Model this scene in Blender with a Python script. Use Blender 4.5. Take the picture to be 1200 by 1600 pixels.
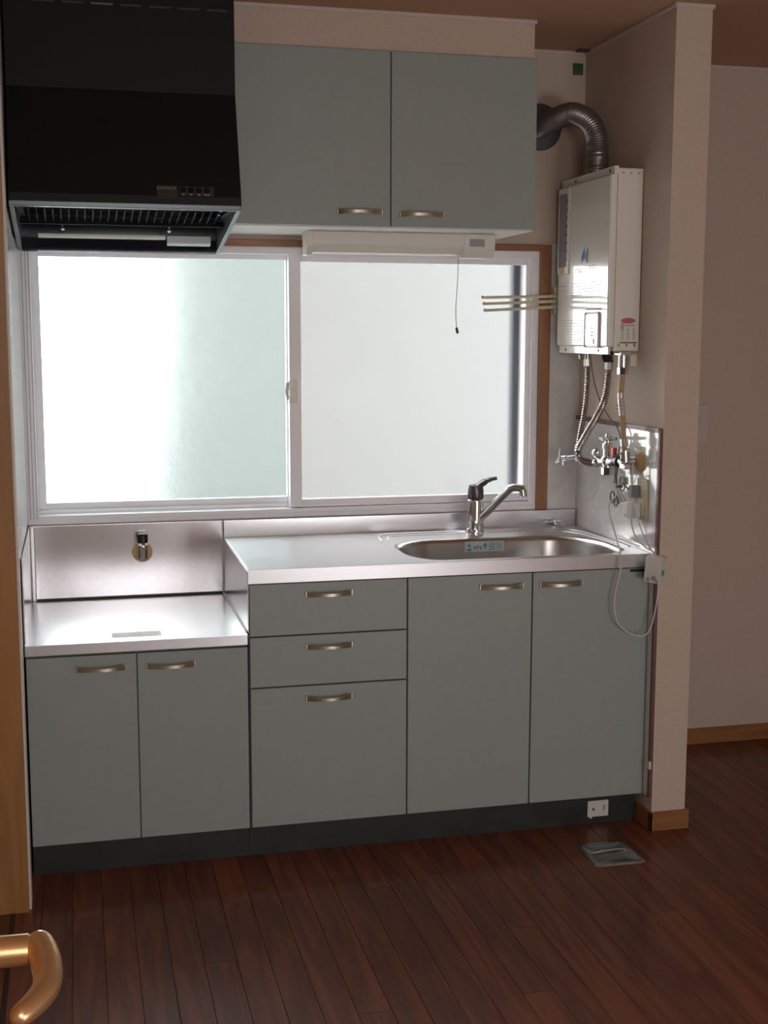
import bpy, bmesh, math, random
from mathutils import Vector, Matrix
random.seed(7)
PI = math.pi
scn = bpy.context.scene
COL = scn.collection
for o in list(bpy.data.objects):
    bpy.data.objects.remove(o)

# ------------------------------------------------------------------ camera
cam_d = bpy.data.cameras.new('camera'); cam = bpy.data.objects.new('camera', cam_d)
COL.objects.link(cam); scn.camera = cam
CP = Vector((0.1514, -4.0338, 1.4793)); YAW, PIT, ROL, FPX = 0.2378, -0.1380, 0.0017, 1993.4
fwd = Vector((math.sin(YAW)*math.cos(PIT), math.cos(YAW)*math.cos(PIT), math.sin(PIT)))
rt = Vector((math.cos(YAW), -math.sin(YAW), 0)); up = rt.cross(fwd)
r2 = rt*math.cos(ROL)+up*math.sin(ROL); u2 = -rt*math.sin(ROL)+up*math.cos(ROL)
cam.matrix_world = Matrix(((r2.x, u2.x, -fwd.x, CP.x), (r2.y, u2.y, -fwd.y, CP.y), (r2.z, u2.z, -fwd.z, CP.z), (0, 0, 0, 1)))
cam_d.sensor_fit = 'VERTICAL'; cam_d.sensor_height = 36.0; cam_d.lens = FPX/1600*36.0
cam_d.clip_start = 0.05; cam_d.clip_end = 200

# ------------------------------------------------------------------ world, daylight, exposure
SKY = 10.9
w = bpy.data.worlds.new('overcast_sky'); scn.world = w; w.use_nodes = True
bg = w.node_tree.nodes['Background']; bg.inputs['Color'].default_value = (1.0, 0.99, 0.98, 1); bg.inputs['Strength'].default_value = SKY
# daylight entering by the balcony window behind the camera: a portal guides the sky's light, it adds none itself
REARS = (dict(x0=1.35, x1=2.40, z0=0.25, z1=1.05, y=-4.9), dict(x0=0.16, x1=0.86, z0=1.16, z1=2.04, y=-4.9))
for q in REARS:
    pd = bpy.data.lights.new('rear_window_portal', 'AREA'); pd.shape = 'RECTANGLE'
    pd.size = q['x1']-q['x0']; pd.size_y = q['z1']-q['z0']; pd.cycles.is_portal = True
    po = bpy.data.objects.new('rear_window_portal', pd); COL.objects.link(po)
    po.location = ((q['x0']+q['x1'])/2, q['y']-0.02, (q['z0']+q['z1'])/2); po.rotation_euler = (PI/2, 0, 0)
scn.view_settings.view_transform = 'Standard'; scn.view_settings.look = 'None'
scn.view_settings.gamma = 1; scn.view_settings.use_curve_mapping = False
scn.view_settings.exposure = 0.0

# ------------------------------------------------------------------ helpers
def lin(c):
    return tuple(((v/255)/12.92 if v/255 <= .04045 else ((v/255+.055)/1.055)**2.4) for v in c)
MATS = {}
def M(name): return MATS[name]
def mat(name, col, rough=.5, metal=0., spec=.5, var=0., vscale=8., bump=0., bscale=60., coat=0., coat_rough=.05, trans=0., ior=1.45, stretch=None, col2=None, emit=None, aniso=0.):
    m = bpy.data.materials.new(name); m.use_nodes = True; nt = m.node_tree; b = nt.nodes['Principled BSDF']
    c = tuple(col[:3])+(1,)
    b.inputs['Base Color'].default_value = c; b.inputs['Roughness'].default_value = rough; b.inputs['Metallic'].default_value = metal
    b.inputs['Specular IOR Level'].default_value = spec; b.inputs['IOR'].default_value = ior
    b.inputs['Coat Weight'].default_value = coat; b.inputs['Coat Roughness'].default_value = coat_rough
    b.inputs['Transmission Weight'].default_value = trans
    if aniso:
        b.inputs['Anisotropic'].default_value = aniso
        tg = nt.nodes.new('ShaderNodeTangent'); tg.direction_type = 'UV_MAP'; tg.uv_map = 'brush'; nt.links.new(tg.outputs[0], b.inputs['Tangent'])
    tc = nt.nodes.new('ShaderNodeTexCoord'); mp = nt.nodes.new('ShaderNodeMapping')
    nt.links.new(tc.outputs['Object'], mp.inputs['Vector'])
    if stretch: mp.inputs['Scale'].default_value = stretch
    if var or col2:
        n = nt.nodes.new('ShaderNodeTexNoise'); n.inputs['Scale'].default_value = vscale; n.inputs['Detail'].default_value = 6
        nt.links.new(mp.outputs['Vector'], n.inputs['Vector'])
        mx = nt.nodes.new('ShaderNodeMix'); mx.data_type = 'RGBA'
        a = c if col2 else tuple(v*(1-var) for v in c[:3])+(1,)
        d = (tuple(col2[:3])+(1,)) if col2 else tuple(min(1, v*(1+var)) for v in c[:3])+(1,)
        mx.inputs[6].default_value = a; mx.inputs[7].default_value = d
        rp = nt.nodes.new('ShaderNodeMapRange'); rp.inputs[1].default_value = .3; rp.inputs[2].default_value = .7
        nt.links.new(n.outputs['Fac'], rp.inputs[0]); nt.links.new(rp.outputs[0], mx.inputs[0]); nt.links.new(mx.outputs[2], b.inputs['Base Color'])
    if bump:
        n2 = nt.nodes.new('ShaderNodeTexNoise'); n2.inputs['Scale'].default_value = bscale; n2.inputs['Detail'].default_value = 3
        nt.links.new(mp.outputs['Vector'], n2.inputs['Vector'])
        bp = nt.nodes.new('ShaderNodeBump'); bp.inputs['Strength'].default_value = bump; bp.inputs['Distance'].default_value = .004
        nt.links.new(n2.outputs['Fac'], bp.inputs['Height']); nt.links.new(bp.outputs['Normal'], b.inputs['Normal'])
    MATS[name] = m
    return m

def wood(name, dark, light, axis='Z', rough=.35, scale=1., coat=0., rnd=.0, coat_rough=.1):
    m = bpy.data.materials.new(name); m.use_nodes = True; nt = m.node_tree; L = nt.links; b = nt.nodes['Principled BSDF']
    tc = nt.nodes.new('ShaderNodeTexCoord'); mp = nt.nodes.new('ShaderNodeMapping'); oi = nt.nodes.new('ShaderNodeObjectInfo')
    s = {'X': (1.2, 14, 14), 'Y': (14, 1.2, 14), 'Z': (14, 14, 1.2)}[axis]
    mp.inputs['Scale'].default_value = tuple(v*scale for v in s)
    L.new(tc.outputs['Object'], mp.inputs['Vector'])
    ml = nt.nodes.new('ShaderNodeMath'); ml.operation = 'MULTIPLY'; ml.inputs[1].default_value = 57.
    L.new(oi.outputs['Random'], ml.inputs[0])
    cb = nt.nodes.new('ShaderNodeCombineXYZ'); L.new(ml.outputs[0], cb.inputs[0]); L.new(ml.outputs[0], cb.inputs[1]); L.new(ml.outputs[0], cb.inputs[2])
    L.new(cb.outputs[0], mp.inputs['Location'])
    n = nt.nodes.new('ShaderNodeTexNoise'); n.inputs['Scale'].default_value = 1.0; n.inputs['Detail'].default_value = 2; n.inputs['Distortion'].default_value = .3
    L.new(mp.outputs['Vector'], n.inputs['Vector'])
    m2 = nt.nodes.new('ShaderNodeMath'); m2.operation = 'MULTIPLY'; m2.inputs[1].default_value = 9.; L.new(n.outputs['Fac'], m2.inputs[0])
    fr = nt.nodes.new('ShaderNodeMath'); fr.operation = 'PINGPONG'; fr.inputs[1].default_value = 1.; L.new(m2.outputs[0], fr.inputs[0])
    n2 = nt.nodes.new('ShaderNodeTexNoise'); n2.inputs['Scale'].default_value = 9.0; n2.inputs['Detail'].default_value = 4; L.new(mp.outputs['Vector'], n2.inputs['Vector'])
    av = nt.nodes.new('ShaderNodeMath'); av.operation = 'MULTIPLY_ADD'; av.inputs[1].default_value = .55; L.new(fr.outputs[0], av.inputs[0])
    h = nt.nodes.new('ShaderNodeMath'); h.operation = 'MULTIPLY'; h.inputs[1].default_value = .45; L.new(n2.outputs['Fac'], h.inputs[0]); L.new(h.outputs[0], av.inputs[2])
    mx = nt.nodes.new('ShaderNodeMix'); mx.data_type = 'RGBA'; mx.inputs[6].default_value = tuple(dark)+(1,); mx.inputs[7].default_value = tuple(light)+(1,)
    L.new(av.outputs[0], mx.inputs[0])
    hs = nt.nodes.new('ShaderNodeHueSaturation')
    rr = nt.nodes.new('ShaderNodeMapRange'); rr.inputs[3].default_value = 1-rnd; rr.inputs[4].default_value = 1+rnd
    L.new(oi.outputs['Random'], rr.inputs[0]); L.new(rr.outputs[0], hs.inputs['Value']); L.new(mx.outputs[2], hs.inputs['Color'])
    L.new(hs.outputs['Color'], b.inputs['Base Color'])
    b.inputs['Roughness'].default_value = rough; b.inputs['Coat Weight'].default_value = coat; b.inputs['Coat Roughness'].default_value = coat_rough
    MATS[name] = m
    return m

class MB:
    """collects shapes (world coordinates) for one mesh object"""
    def __init__(s): s.bm = bmesh.new()
    def box(s, x0, x1, y0, y1, z0, z1, bev=0., seg=2):
        b = bmesh.new(); bmesh.ops.create_cube(b, size=1)
        for v in b.verts:
            v.co = Vector(((x0+x1)/2+v.co.x*(x1-x0), (y0+y1)/2+v.co.y*(y1-y0), (z0+z1)/2+v.co.z*(z1-z0)))
        if bev: bmesh.ops.bevel(b, geom=b.edges[:], offset=bev, segments=seg, affect='EDGES', profile=.5)
        return s.merge(b)
    def merge(s, b, mtx=None):
        me = bpy.data.meshes.new('t'); b.to_mesh(me); b.free()
        if mtx is not None: me.transform(mtx)
        s.bm.from_mesh(me); bpy.data.meshes.remove(me); return s
    def prism(s, pts, axis, a, b_, bev=0.):
        """polygon pts extruded along axis from a to b_; pts are the two remaining coordinates in x,y,z order"""
        def mk(p, t):
            return {'x': (t, p[0], p[1]), 'y': (p[0], t, p[1]), 'z': (p[0], p[1], t)}[axis]
        b = bmesh.new()
        A = [b.verts.new(mk(p, a)) for p in pts]; B = [b.verts.new(mk(p, b_)) for p in pts]
        n = len(pts)
        b.faces.new(A); b.faces.new(B[::-1])
        for i in range(n): b.faces.new((A[i], B[i], B[(i+1) % n], A[(i+1) % n]))
        bmesh.ops.recalc_face_normals(b, faces=b.faces[:])
        if bev: bmesh.ops.bevel(b, geom=b.edges[:], offset=bev, segments=2, affect='EDGES', profile=.5)
        return s.merge(b)
    def tube(s, path, r, n=12, caps=True, flat=1.):
        """r: number or list of radii per point"""
        P = [Vector(p) for p in path]; k = len(P)
        R = r if isinstance(r, (list, tuple)) else [r]*k
        b = bmesh.new(); rings = []
        t0 = next((P[q_+1]-P[q_] for q_ in range(k-1) if (P[q_+1]-P[q_]).length > 1e-9)).normalized(); ref = Vector((0, 0, 1)) if abs(t0.z) < .9 else Vector((1, 0, 0))
        u = t0.cross(ref).normalized()
        for i in range(k):
            t = (P[min(i+1, k-1)]-P[max(i-1, 0)])
            if t.length < 1e-9: t = t0.copy()
            t.normalize(); t0 = t.copy(); u = (u-t*u.dot(t)).normalized(); v = t.cross(u)
            rings.append([b.verts.new(P[i]+(u*math.cos(2*PI*j/n)+v*math.sin(2*PI*j/n)*flat)*R[i]) for j in range(n)])
        for i in range(k-1):
            for j in range(n):
                b.faces.new((rings[i][j], rings[i][(j+1) % n], rings[i+1][(j+1) % n], rings[i+1][j]))
        if caps: b.faces.new(rings[0][::-1]); b.faces.new(rings[-1])
        bmesh.ops.recalc_face_normals(b, faces=b.faces[:])
        return s.merge(b)
    def cyl(s, p0, p1, r, n=20, r1=None, bev=0.):
        p0, p1 = Vector(p0), Vector(p1)
        if bev:
            d = (p1-p0).normalized(); e = r if r1 is None else r1
            return s.tube([p0, p0, p0+d*bev, p1-d*bev, p1, p1], [0.0001, r-bev, r, e, e-bev, 0.0001], n)
        return s.tube([p0, p1], [r, r if r1 is None else r1], n)
    def lathe(s, prof, origin, axis='z', n=28):
        """prof: list of (radius, height)"""
        b = bmesh.new(); o = Vector(origin); rings = []
        for (r, h) in prof:
            ring = []
            for j in range(n):
                a = 2*PI*j/n; c, d = r*math.cos(a), r*math.sin(a)
                p = {'z': (c, d, h), 'x': (h, c, d), 'y': (c, h, d)}[axis]
                ring.append(b.verts.new(o+Vector(p)))
            rings.append(ring)
        for i in range(len(rings)-1):
            for j in range(n): b.faces.new((rings[i][j], rings[i][(j+1) % n], rings[i+1][(j+1) % n], rings[i+1][j]))
        b.faces.new(rings[0]); b.faces.new(rings[-1])
        bmesh.ops.recalc_face_normals(b, faces=b.faces[:])
        return s.merge(b)
    def sphere(s, c, r, n=16, scale=(1, 1, 1)):
        b = bmesh.new(); bmesh.ops.create_uvsphere(b, u_segments=n, v_segments=n//2+2, radius=r)
        return s.merge(b, Matrix.Translation(c) @ Matrix.Diagonal((*scale, 1)))
    def text(s, txt, size, mtx, depth=.0004):
        cu = bpy.data.curves.new('t', 'FONT'); cu.body = txt; cu.size = size; cu.extrude = depth; cu.align_x = 'CENTER'; cu.align_y = 'CENTER'; cu.resolution_u = 2
        ob = bpy.data.objects.new('t', cu); COL.objects.link(ob)
        dg = bpy.context.evaluated_depsgraph_get(); me = bpy.data.meshes.new_from_object(ob.evaluated_get(dg))
        me.transform(mtx); s.bm.from_mesh(me)
        bpy.data.objects.remove(ob); bpy.data.meshes.remove(me); bpy.data.curves.remove(cu); return s
    def build(s, name, material, parent=None, smooth=False, label=None, cat=None, group=None, kind=None):
        me = bpy.data.meshes.new(name); s.bm.normal_update(); s.bm.to_mesh(me); s.bm.free()
        if isinstance(material, str) and material.startswith('steel'):
            uv = me.uv_layers.new(name='brush')
            for lp in me.loops:
                c = me.vertices[lp.vertex_index].co; uv.data[lp.index].uv = (c.y+c.z, c.x)
        me.materials.append(M(material) if isinstance(material, str) else material)
        if smooth:
            for p in me.polygons: p.use_smooth = True
            me.set_sharp_from_angle(angle=math.radians(38))
        o = bpy.data.objects.new(name, me); COL.objects.link(o)
        if smooth:
            wn = o.modifiers.new('weighted_normals', 'WEIGHTED_NORMAL'); wn.keep_sharp = True; wn.weight = 100
        if parent is not None: attach(o, parent)
        tag(o, label, cat, group, kind)
        return o
def attach(o, parent):
    o.parent = parent
    o.matrix_parent_inverse = Matrix.Translation(-WLOC.get(parent.name, Vector((0, 0, 0))))
WLOC = {}
def tag(o, label=None, cat=None, group=None, kind=None):
    if label: o['label'] = label
    if cat: o['category'] = cat
    if group: o['group'] = group
    if kind: o['kind'] = kind
def thing(name, loc, label=None, cat=None, group=None, kind=None):
    o = bpy.data.objects.new(name, None); COL.objects.link(o); o.location = loc; o.empty_display_size = .05
    WLOC[o.name] = Vector(loc); tag(o, label, cat, group, kind); return o
def inst(name, me, loc, parent, rot=None):
    o = bpy.data.objects.new(name, me); COL.objects.link(o); attach(o, parent); o.location = loc
    if rot: o.rotation_euler = rot
    return o
def meshof(mb, name, material, smooth=True):
    o = mb.build(name, material, smooth=smooth); me = o.data; bpy.data.objects.remove(o); return me
def spline(pts, n=8):
    P = [Vector(p) for p in pts]; out = []
    for i in range(len(P)-1):
        p0 = P[max(i-1, 0)]; p1 = P[i]; p2 = P[i+1]; p3 = P[min(i+2, len(P)-1)]
        for k in range(n):
            t = k/n
            out.append(.5*((2*p1)+(p2-p0)*t+(2*p0-5*p1+4*p2-p3)*t*t+(3*p1-p0-3*p2+p3)*t**3))
    out.append(P[-1]); return out
def resample(path, step):
    out = [path[0]]; acc = 0
    for a, b in zip(path[:-1], path[1:]):
        d = (b-a).length; t = step-acc
        while t <= d and d > 1e-9:
            out.append(a+(b-a)*(t/d)); t += step
        acc = (acc+d) % step if d > 0 else acc
    return out

# ------------------------------------------------------------------ materials
mat('wallpaper', (.60, .485, .405), .85, var=.05, vscale=180, bump=.35, bscale=260)
mat('ceiling_paper', (.50, .305, .20), .9, var=.06, vscale=120, bump=.3, bscale=200)
mat('moulding_white', (.62, .52, .46), .5)
mat('white_panel', (.86, .86, .87), .22, var=.04, vscale=6, coat=.5)
mat('marble_panel', (.66, .66, .65), .12, col2=(.80, .79, .76), vscale=22, coat=.6, coat_rough=.06)
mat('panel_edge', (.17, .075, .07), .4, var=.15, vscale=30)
wood('trim_wood', (.20, .075, .028), (.36, .15, .06), 'Z', .4)
wood('trim_wood_x', (.20, .075, .028), (.36, .15, .06), 'X', .4)
wood('jamb_wood', (.27, .125, .035), (.42, .20, .06), 'Z', .4)
wood('baseboard_wood', (.22, .085, .03), (.36, .16, .06), 'X', .4)
wood('floor_wood', (.080, .017, .013), (.255, .074, .025), 'Y', .5, scale=1.0, coat=.30, rnd=.15, coat_rough=.09)
mat('floor_gap', (.02, .009, .007), .8)
mat('laminate', (.328, .370, .350), .42, var=.03, vscale=40, bump=.06, bscale=300)
mat('laminate_edge', (.30, .33, .32), .5)
mat('carcass', (.42, .42, .40), .6)
mat('carcass_white', (.72, .68, .66), .45)
mat('kick_black', (.022, .024, .025), .45, var=.3, vscale=12)
mat('dark_gap', (.02, .02, .02), .8)
mat('steel', (.72, .71, .735), .40, 1., stretch=(3, 90, 90), var=.04, vscale=4, aniso=.7)
mat('steel_table', (.74, .735, .76), .31, 1., var=.03, vscale=4, aniso=.5)
mat('steel_soft', (.74, .735, .76), .22, 1., var=.04, vscale=60)
mat('steel_bowl', (.50, .475, .46), .30, 1., var=.05, vscale=30)
mat('plate_metal', (.52, .51, .50), .24, 1.)
mat('chrome', (.78, .78, .79), .06, 1.)
mat('chrome_dull', (.60, .59, .57), .25, 1.)
mat('faucet_grey', (.11, .105, .11), .3, .6)
mat('pull_metal', (.60, .53, .43), .38, 1., var=.1, vscale=50)
mat('hood_black', (.0075, .0078, .008), .55, spec=.3, var=.1, vscale=40)
mat('hood_gloss', (.006, .008, .014), .18)
mat('hood_edge', (.17, .19, .21), .3, .5)
mat('hood_filter', (.006, .0065, .007), .7, spec=.15)
mat('hood_dim', (.045, .042, .04), .5)
mat('print_grey', (.30, .29, .28), .5)
mat('lamp_cover', (.55, .60, .60), .3)
mat('alu', (.88, .86, .90), .40)
mat('alu_dark', (.50, .49, .52), .5)
mat('heater_white', (.82, .80, .74), .22, coat=.7, coat_rough=.05)
mat('heater_side', (.80, .765, .69), .42)
mat('smoke_grey', (.22, .225, .25), .22, coat=.5)
mat('print_dark', (.08, .08, .09), .5)
mat('print_mid', (.33, .33, .34), .5)
mat('print_red', (.55, .13, .13), .5)
mat('print_pink', (.62, .40, .37), .5)
mat('logo_blue', (.04, .16, .40), .4)
mat('logo_slate', (.12, .18, .22), .4)
mat('flue_metal', (.30, .265, .25), .38, .85)
mat('flue_flange', (.10, .10, .105), .6, .2)
mat('hose_metal', (.48, .44, .42), .25, 1.)
mat('gas_hose', (.44, .31, .18), .5)
mat('tape_silver', (.62, .60, .58), .3, .8)
mat('black_plastic', (.015, .015, .017), .35)
mat('red_plastic', (.62, .07, .03), .4)
mat('ochre', (.58, .38, .17), .5)
mat('beige_plastic', (.62, .55, .40), .45)
mat('ivory', (.66, .60, .44), .4)
mat('white_plastic', (.66, .64, .61), .4)
mat('light_plastic', (.74, .71, .65), .4)
mat('cord_white', (.64, .60, .57), .5)
mat('grey_cord', (.16, .165, .18), .5)
mat('stick_white', (.75, .71, .55), .5)
mat('green_print', (.04, .42, .16), .5)
mat('green_plate', (.035, .10, .05), .6)
mat('brown_plate', (.13, .09, .055), .7)
mat('label_blue', (.72, .84, .87), .5)
mat('label_ink', (.22, .40, .55), .5)
mat('label_ghost', (.66, .64, .63), .6, .3)
mat('gold_handle', (.80, .50, .25), .33, .85, coat=.4, coat_rough=.12)
mat('door_wood', (.30, .15, .05), .4, stretch=(20, 20, 1.5), col2=(.42, .22, .08), vscale=3)
mat('exterior_wall', (.138, .150, .155), .9, var=.03, vscale=3)
mat('exterior_ground', (.42, .42, .40), .9, var=.05, vscale=2)
mat('exterior_shade', (.03, .035, .05), .6)
gm = mat('frosted_glass', (.985, .99, .985), .20, trans=1., ior=1.33, bump=.12, bscale=420)
mat('frosted_glass_aqua', (.87, 1., .985), .20, trans=1., ior=1.33, bump=.12, bscale=420)
mat('clear_glass', (.97, .98, .98), .02, trans=1., ior=1.1)

# ------------------------------------------------------------------ room shell
H = 2.39
R = 1.802
WX0, WX1, WZ0, WZ1 = 0.0, 1.655, 0.905, 1.752        # kitchen window opening
PY = -0.647                                          # wing wall front
XR, YB, XL = 2.62, -4.9, -0.14

# floor: base slab plus single planks
fl = MB().box(XL, XR+.1, YB, .10, -.06, -.004).build('floor', 'floor_gap', kind='structure', label='red-brown glossy oak plank floor')
PW = .0763; x = .03-PW*3; plank_meshes = {}
col = 0
xs = []
while x < XR:
    xs.append(x); x += PW
hx0, hx1, hy0, hy1 = 1.535, 1.688, -.862, -.706       # metal floor plate
for ci, x in enumerate(xs):
    a = max(x, XL)+.0004; b = min(x+PW, XR)-.0004
    if b-a < .01: continue
    y = .08-[0, 1.21, .61, 1.52, .3][ci % 5]*1.0
    y = min(.08, y+0)
    cuts = [.08]
    yy = .08-[.62, 1.24, .31, .93, 1.55][ci*2 % 5]
    while yy > YB:
        cuts.append(yy); yy -= 1.82
    cuts.append(YB)
    for t, u in zip(cuts[:-1], cuts[1:]):
        L_ = t-u-.0003
        key = (round(b-a, 4), round(L_, 4))
        if key not in plank_meshes:
            plank_meshes[key] = meshof(MB().box(0, key[0], -key[1], 0, -.012, 0, .0007, 1), 'plank', 'floor_wood', False)
        inst('plank', plank_meshes[key], (a, t, 0), fl)

MB().box(XL-.1, XR+.1, YB-.15, .25, H, H+.1).build('ceiling', 'ceiling_paper', kind='structure', label='dim beige-brown papered ceiling')

# outer (kitchen) wall with the window opening
wb = MB()
wb.box(XL-.1, WX0, 0, .14, -.05, H); wb.box(WX1, R+.05, 0, .14, -.05, H)
wb.box(WX0, WX1, 0, .14, -.05, WZ0); wb.box(WX0, WX1, 0, .14, WZ1, H)
wb.box(R+.05, XR+.12, .08, .22, -.05, H); wb.box(-6., 3.2, .02, .14, H+.12, 5.5); wb.box(-6., XL-.1, .02, .14, -.6, H+.12); wb.box(XR+.12, 3.2, .02, .22, -.6, H+.12); wb.box(XL-.1, XR+.12, .02, .14, -.6, -.07)
wall_back = wb.build('wall_back', 'wallpaper', kind='structure', label='outer wall with beige wallpaper behind the kitchen')
MB().box(1.692, R, -.005, 0, .896, 1.775).build('wall_panel', 'marble_panel', wall_back, label='grey marbled wall panel beside the window')

# left stub wall beside the hood with white fire-proof lining
wl = MB(); wl.box(XL, -.004, -.765, 0, 0, H); wl.box(XL-.1, XL, YB, -.0, 0, H)
wall_left = wl.build('wall_left', 'wallpaper', kind='structure', label='wallpapered left wall beside the hood')
MB().box(-.004, .001, -.70, -.001, .896, 1.745).build('wall_panel', 'white_panel', wall_left, label='white glossy wall lining left of the window')
# wing wall at the right of the kitchen
ww = MB().box(R, 1.911, PY, .1, 0, H).build('wall_partition', 'wallpaper', kind='structure', label='papered wing wall to the right of the sink')
MB().box(R-.005, R, -.632, -.005, .10, 1.198).build('wall_panel', 'marble_panel', ww, label='grey marbled splash panel on the wing wall')
MB().box(R-.009, R, -.642, -.002, 1.198, 1.212, .001).build('edge_strip', 'panel_edge', ww, label='dark red-brown edging on top of the splash panel')
MB().box(R-.009, R, -.645, -.631, .10, 1.212, .001).build('edge_strip', 'panel_edge', ww, label='dark red-brown upright edging of the splash panel')
MB().box(XR, XR+.1, YB, .1, 0, H).build('wall_right', 'wallpaper', kind='structure', label='papered wall right of the wing wall')
# wall behind the camera with the balcony window that lights the room
rw = MB(); A_, B_ = REARS[1], REARS[0]
rw.box(XL-.1, A_['x0'], YB-.12, YB, 0, H); rw.box(A_['x1'], B_['x0'], YB-.12, YB, 0, H); rw.box(B_['x1'], XR+.1, YB-.12, YB, 0, H)
for q in REARS:
    rw.box(q['x0'], q['x1'], YB-.12, YB, q['z1'], H); rw.box(q['x0'], q['x1'], YB-.12, YB, 0, q['z0'])
rw.build('wall_rear', 'wallpaper', kind='structure', label='rear wall with two windows')
for k_, q in enumerate(REARS):
    w2 = thing('window_%d' % (k_+2), ((q['x0']+q['x1'])/2, YB-.06, q['z0']), ('wide low window in the rear wall', 'small window in the rear wall')[k_], kind='structure')
    fr = MB(); xm = (q['x0']+q['x1'])/2
    for a, b in ((q['x0'], q['x0']+.03), (q['x1']-.03, q['x1'])): fr.box(a, b, YB-.09, YB-.04, q['z0'], q['z1'])
    fr.box(q['x0']+.03, q['x1']-.03, YB-.088, YB-.042, q['z0'], q['z0']+.03); fr.box(q['x0']+.03, q['x1']-.03, YB-.088, YB-.042, q['z1']-.03, q['z1'])
    fr.build('window_frame', 'alu', w2)
# soffit boxed in above the wall cabinet
MB().box(.6, 1.493, -.36, 0, 2.268, H).build('trim_1', 'wallpaper', kind='structure', label='papered soffit above the wall cabinet')
# cornice mouldings
def cornice(name, pts):
    m = MB()
    for (x0, x1, y0, y1) in pts: m.box(x0, x1, y0, y1, H-.012, H, .002, 1)
    m.build(name, 'moulding_white', kind='structure', label='thin pale moulding under the ceiling')
cornice('trim_2', [(.6, 1.499, -.366, -.36), (1.493, 1.499, -.36, 0)])
cornice('trim_3', [(1.499, R-.006, -.006, 0), (R-.006, R, PY-.006, 0), (R, 1.917, PY-.006, PY), (1.911, 1.917, PY, .08), (1.917, XR, .074, .08)])
# window casing of brown wood
MB().box(WX1, 1.692, -.016, .03, .896, 1.772, .0015).build('trim_4', 'trim_wood', kind='structure', label='upright brown wooden casing at the right of the window')
MB().box(.003, WX1, -.016, .03, 1.752, 1.772, .0015).build('trim_5', 'trim_wood_x', kind='structure', label='brown wooden head casing above the window')
# baseboards
bb = MB()
bb.box(R-.010, R, PY-.010, -.55, 0, .058, .0015); bb.box(R-.010, 1.921, PY-.010, PY, 0, .058, .0015); bb.box(1.911, 1.921, PY, .08, 0, .058, .0015)
bb.build('baseboard_partition', 'baseboard_wood', kind='structure', label='brown wooden baseboard around the wing wall foot')
MB().box(1.921, XR, .07, .08, 0, .058, .0015).build('baseboard_back', 'baseboard_wood', kind='structure', label='brown wooden baseboard beyond the wing wall')
MB().box(XR-.01, XR, -4.85, .07, 0, .058, .0015).build('baseboard_right', 'baseboard_wood', kind='structure', label='brown wooden baseboard along the right wall')
# left door jamb
MB().box(XL+.01, -.001, -.785, -.765, 0, 2.07, .001).build('trim_6', 'jamb_wood', kind='structure', label='ochre wooden door jamb ending the left wall')
MB().box(-.0035, .004, -.767, -.70, 0, H).build('trim_7', 'carcass_white', kind='structure', label='pale edge strip behind the door jamb')
MB().box(-.046, -.036, -2.4, -.79, -.002, .003).build('trim_8', 'black_plastic', kind='structure', label='thin black floor track at the door opening')

# ------------------------------------------------------------------ kitchen window
win = thing('window_1', (.83, .05, WZ0), 'two-pane sliding kitchen window with frosted glass', kind='structure')
f = MB()
f.box(WX0, WX0+.034, .0, .13, WZ0, WZ1, .001); f.box(WX1-.024, WX1, .0, .13, WZ0, WZ1, .001)
f.box(WX0+.034, WX1-.024, .0, .13, WZ0, WZ0+.018, .001); f.box(WX0+.034, WX1-.024, .0, .13, WZ1-.022, WZ1, .001)
f.box(WX0+.03, WX1-.02, .048, .054, WZ0, WZ0+.03)          # running rail between the tracks
f.box(WX0+.002, WX1-.001, -.004, -.0005, .897, WZ0+.006, .001)           # inner sill lip
f.build('window_frame', 'alu', win)
f = MB()
for xx in (.010, .020, .030): f.box(xx-.0015, xx+.0015, -.002, .004, WZ0+.01, WZ1-.01)
f.build('frame_rib', 'alu_dark', win)
def sash(x0, x1, gx0, gx1, gz0, gz1, z0, z1, y0, y1, lab, gl):
    s = MB().box(x0, gx0, y0, y1, z0, z1, .0015).build('sash', 'alu', win, label=lab)
    MB().box(gx1, x1, y0, y1, z0, z1, .0015).build('stile', 'alu', s)
    MB().box(gx0, gx1, y0+.002, y1-.002, z0, gz0, .0012).build('rail', 'alu', s)
    MB().box(gx0, gx1, y0+.002, y1-.002, gz1, z1, .0012).build('rail', 'alu', s)
    MB().box(gx0-.004, gx1+.004, (y0+y1)/2-.002, (y0+y1)/2+.002, gz0-.004, gz1+.004).build('pane', gl, s, label='frosted glass pane')
    return s
sL = sash(.034, .855, .058, .820, .955, 1.715, .925, 1.732, .060, .090, 'outer sliding sash with frosted pane on the hood side', 'frosted_glass_aqua')
sR = sash(.822, 1.632, .860, 1.616, .950, 1.708, .925, 1.732, .016, .046, 'inner sliding sash with frosted pane above the sink', 'frosted_glass')
lk = MB().box(.818, .846, .000, .016, 1.262, 1.336, .003)
lk.tube([(.824, -.002, 1.33), (.812, -.012, 1.325), (.808, -.014, 1.30), (.812, -.010, 1.275)], [.006, .007, .006, .004], 8)
lk.build('crescent_lock', 'light_plastic', sR, True, label='small white crescent lock')
MB().box(1.606, 1.655, .115, .150, .965, WZ1+.02, .002).build('outer_jamb', 'exterior_shade', win, label='outer jamb seen through the glass, its shade painted dark')  # shaded outer reveal, the shade is put into the dark colour

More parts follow.
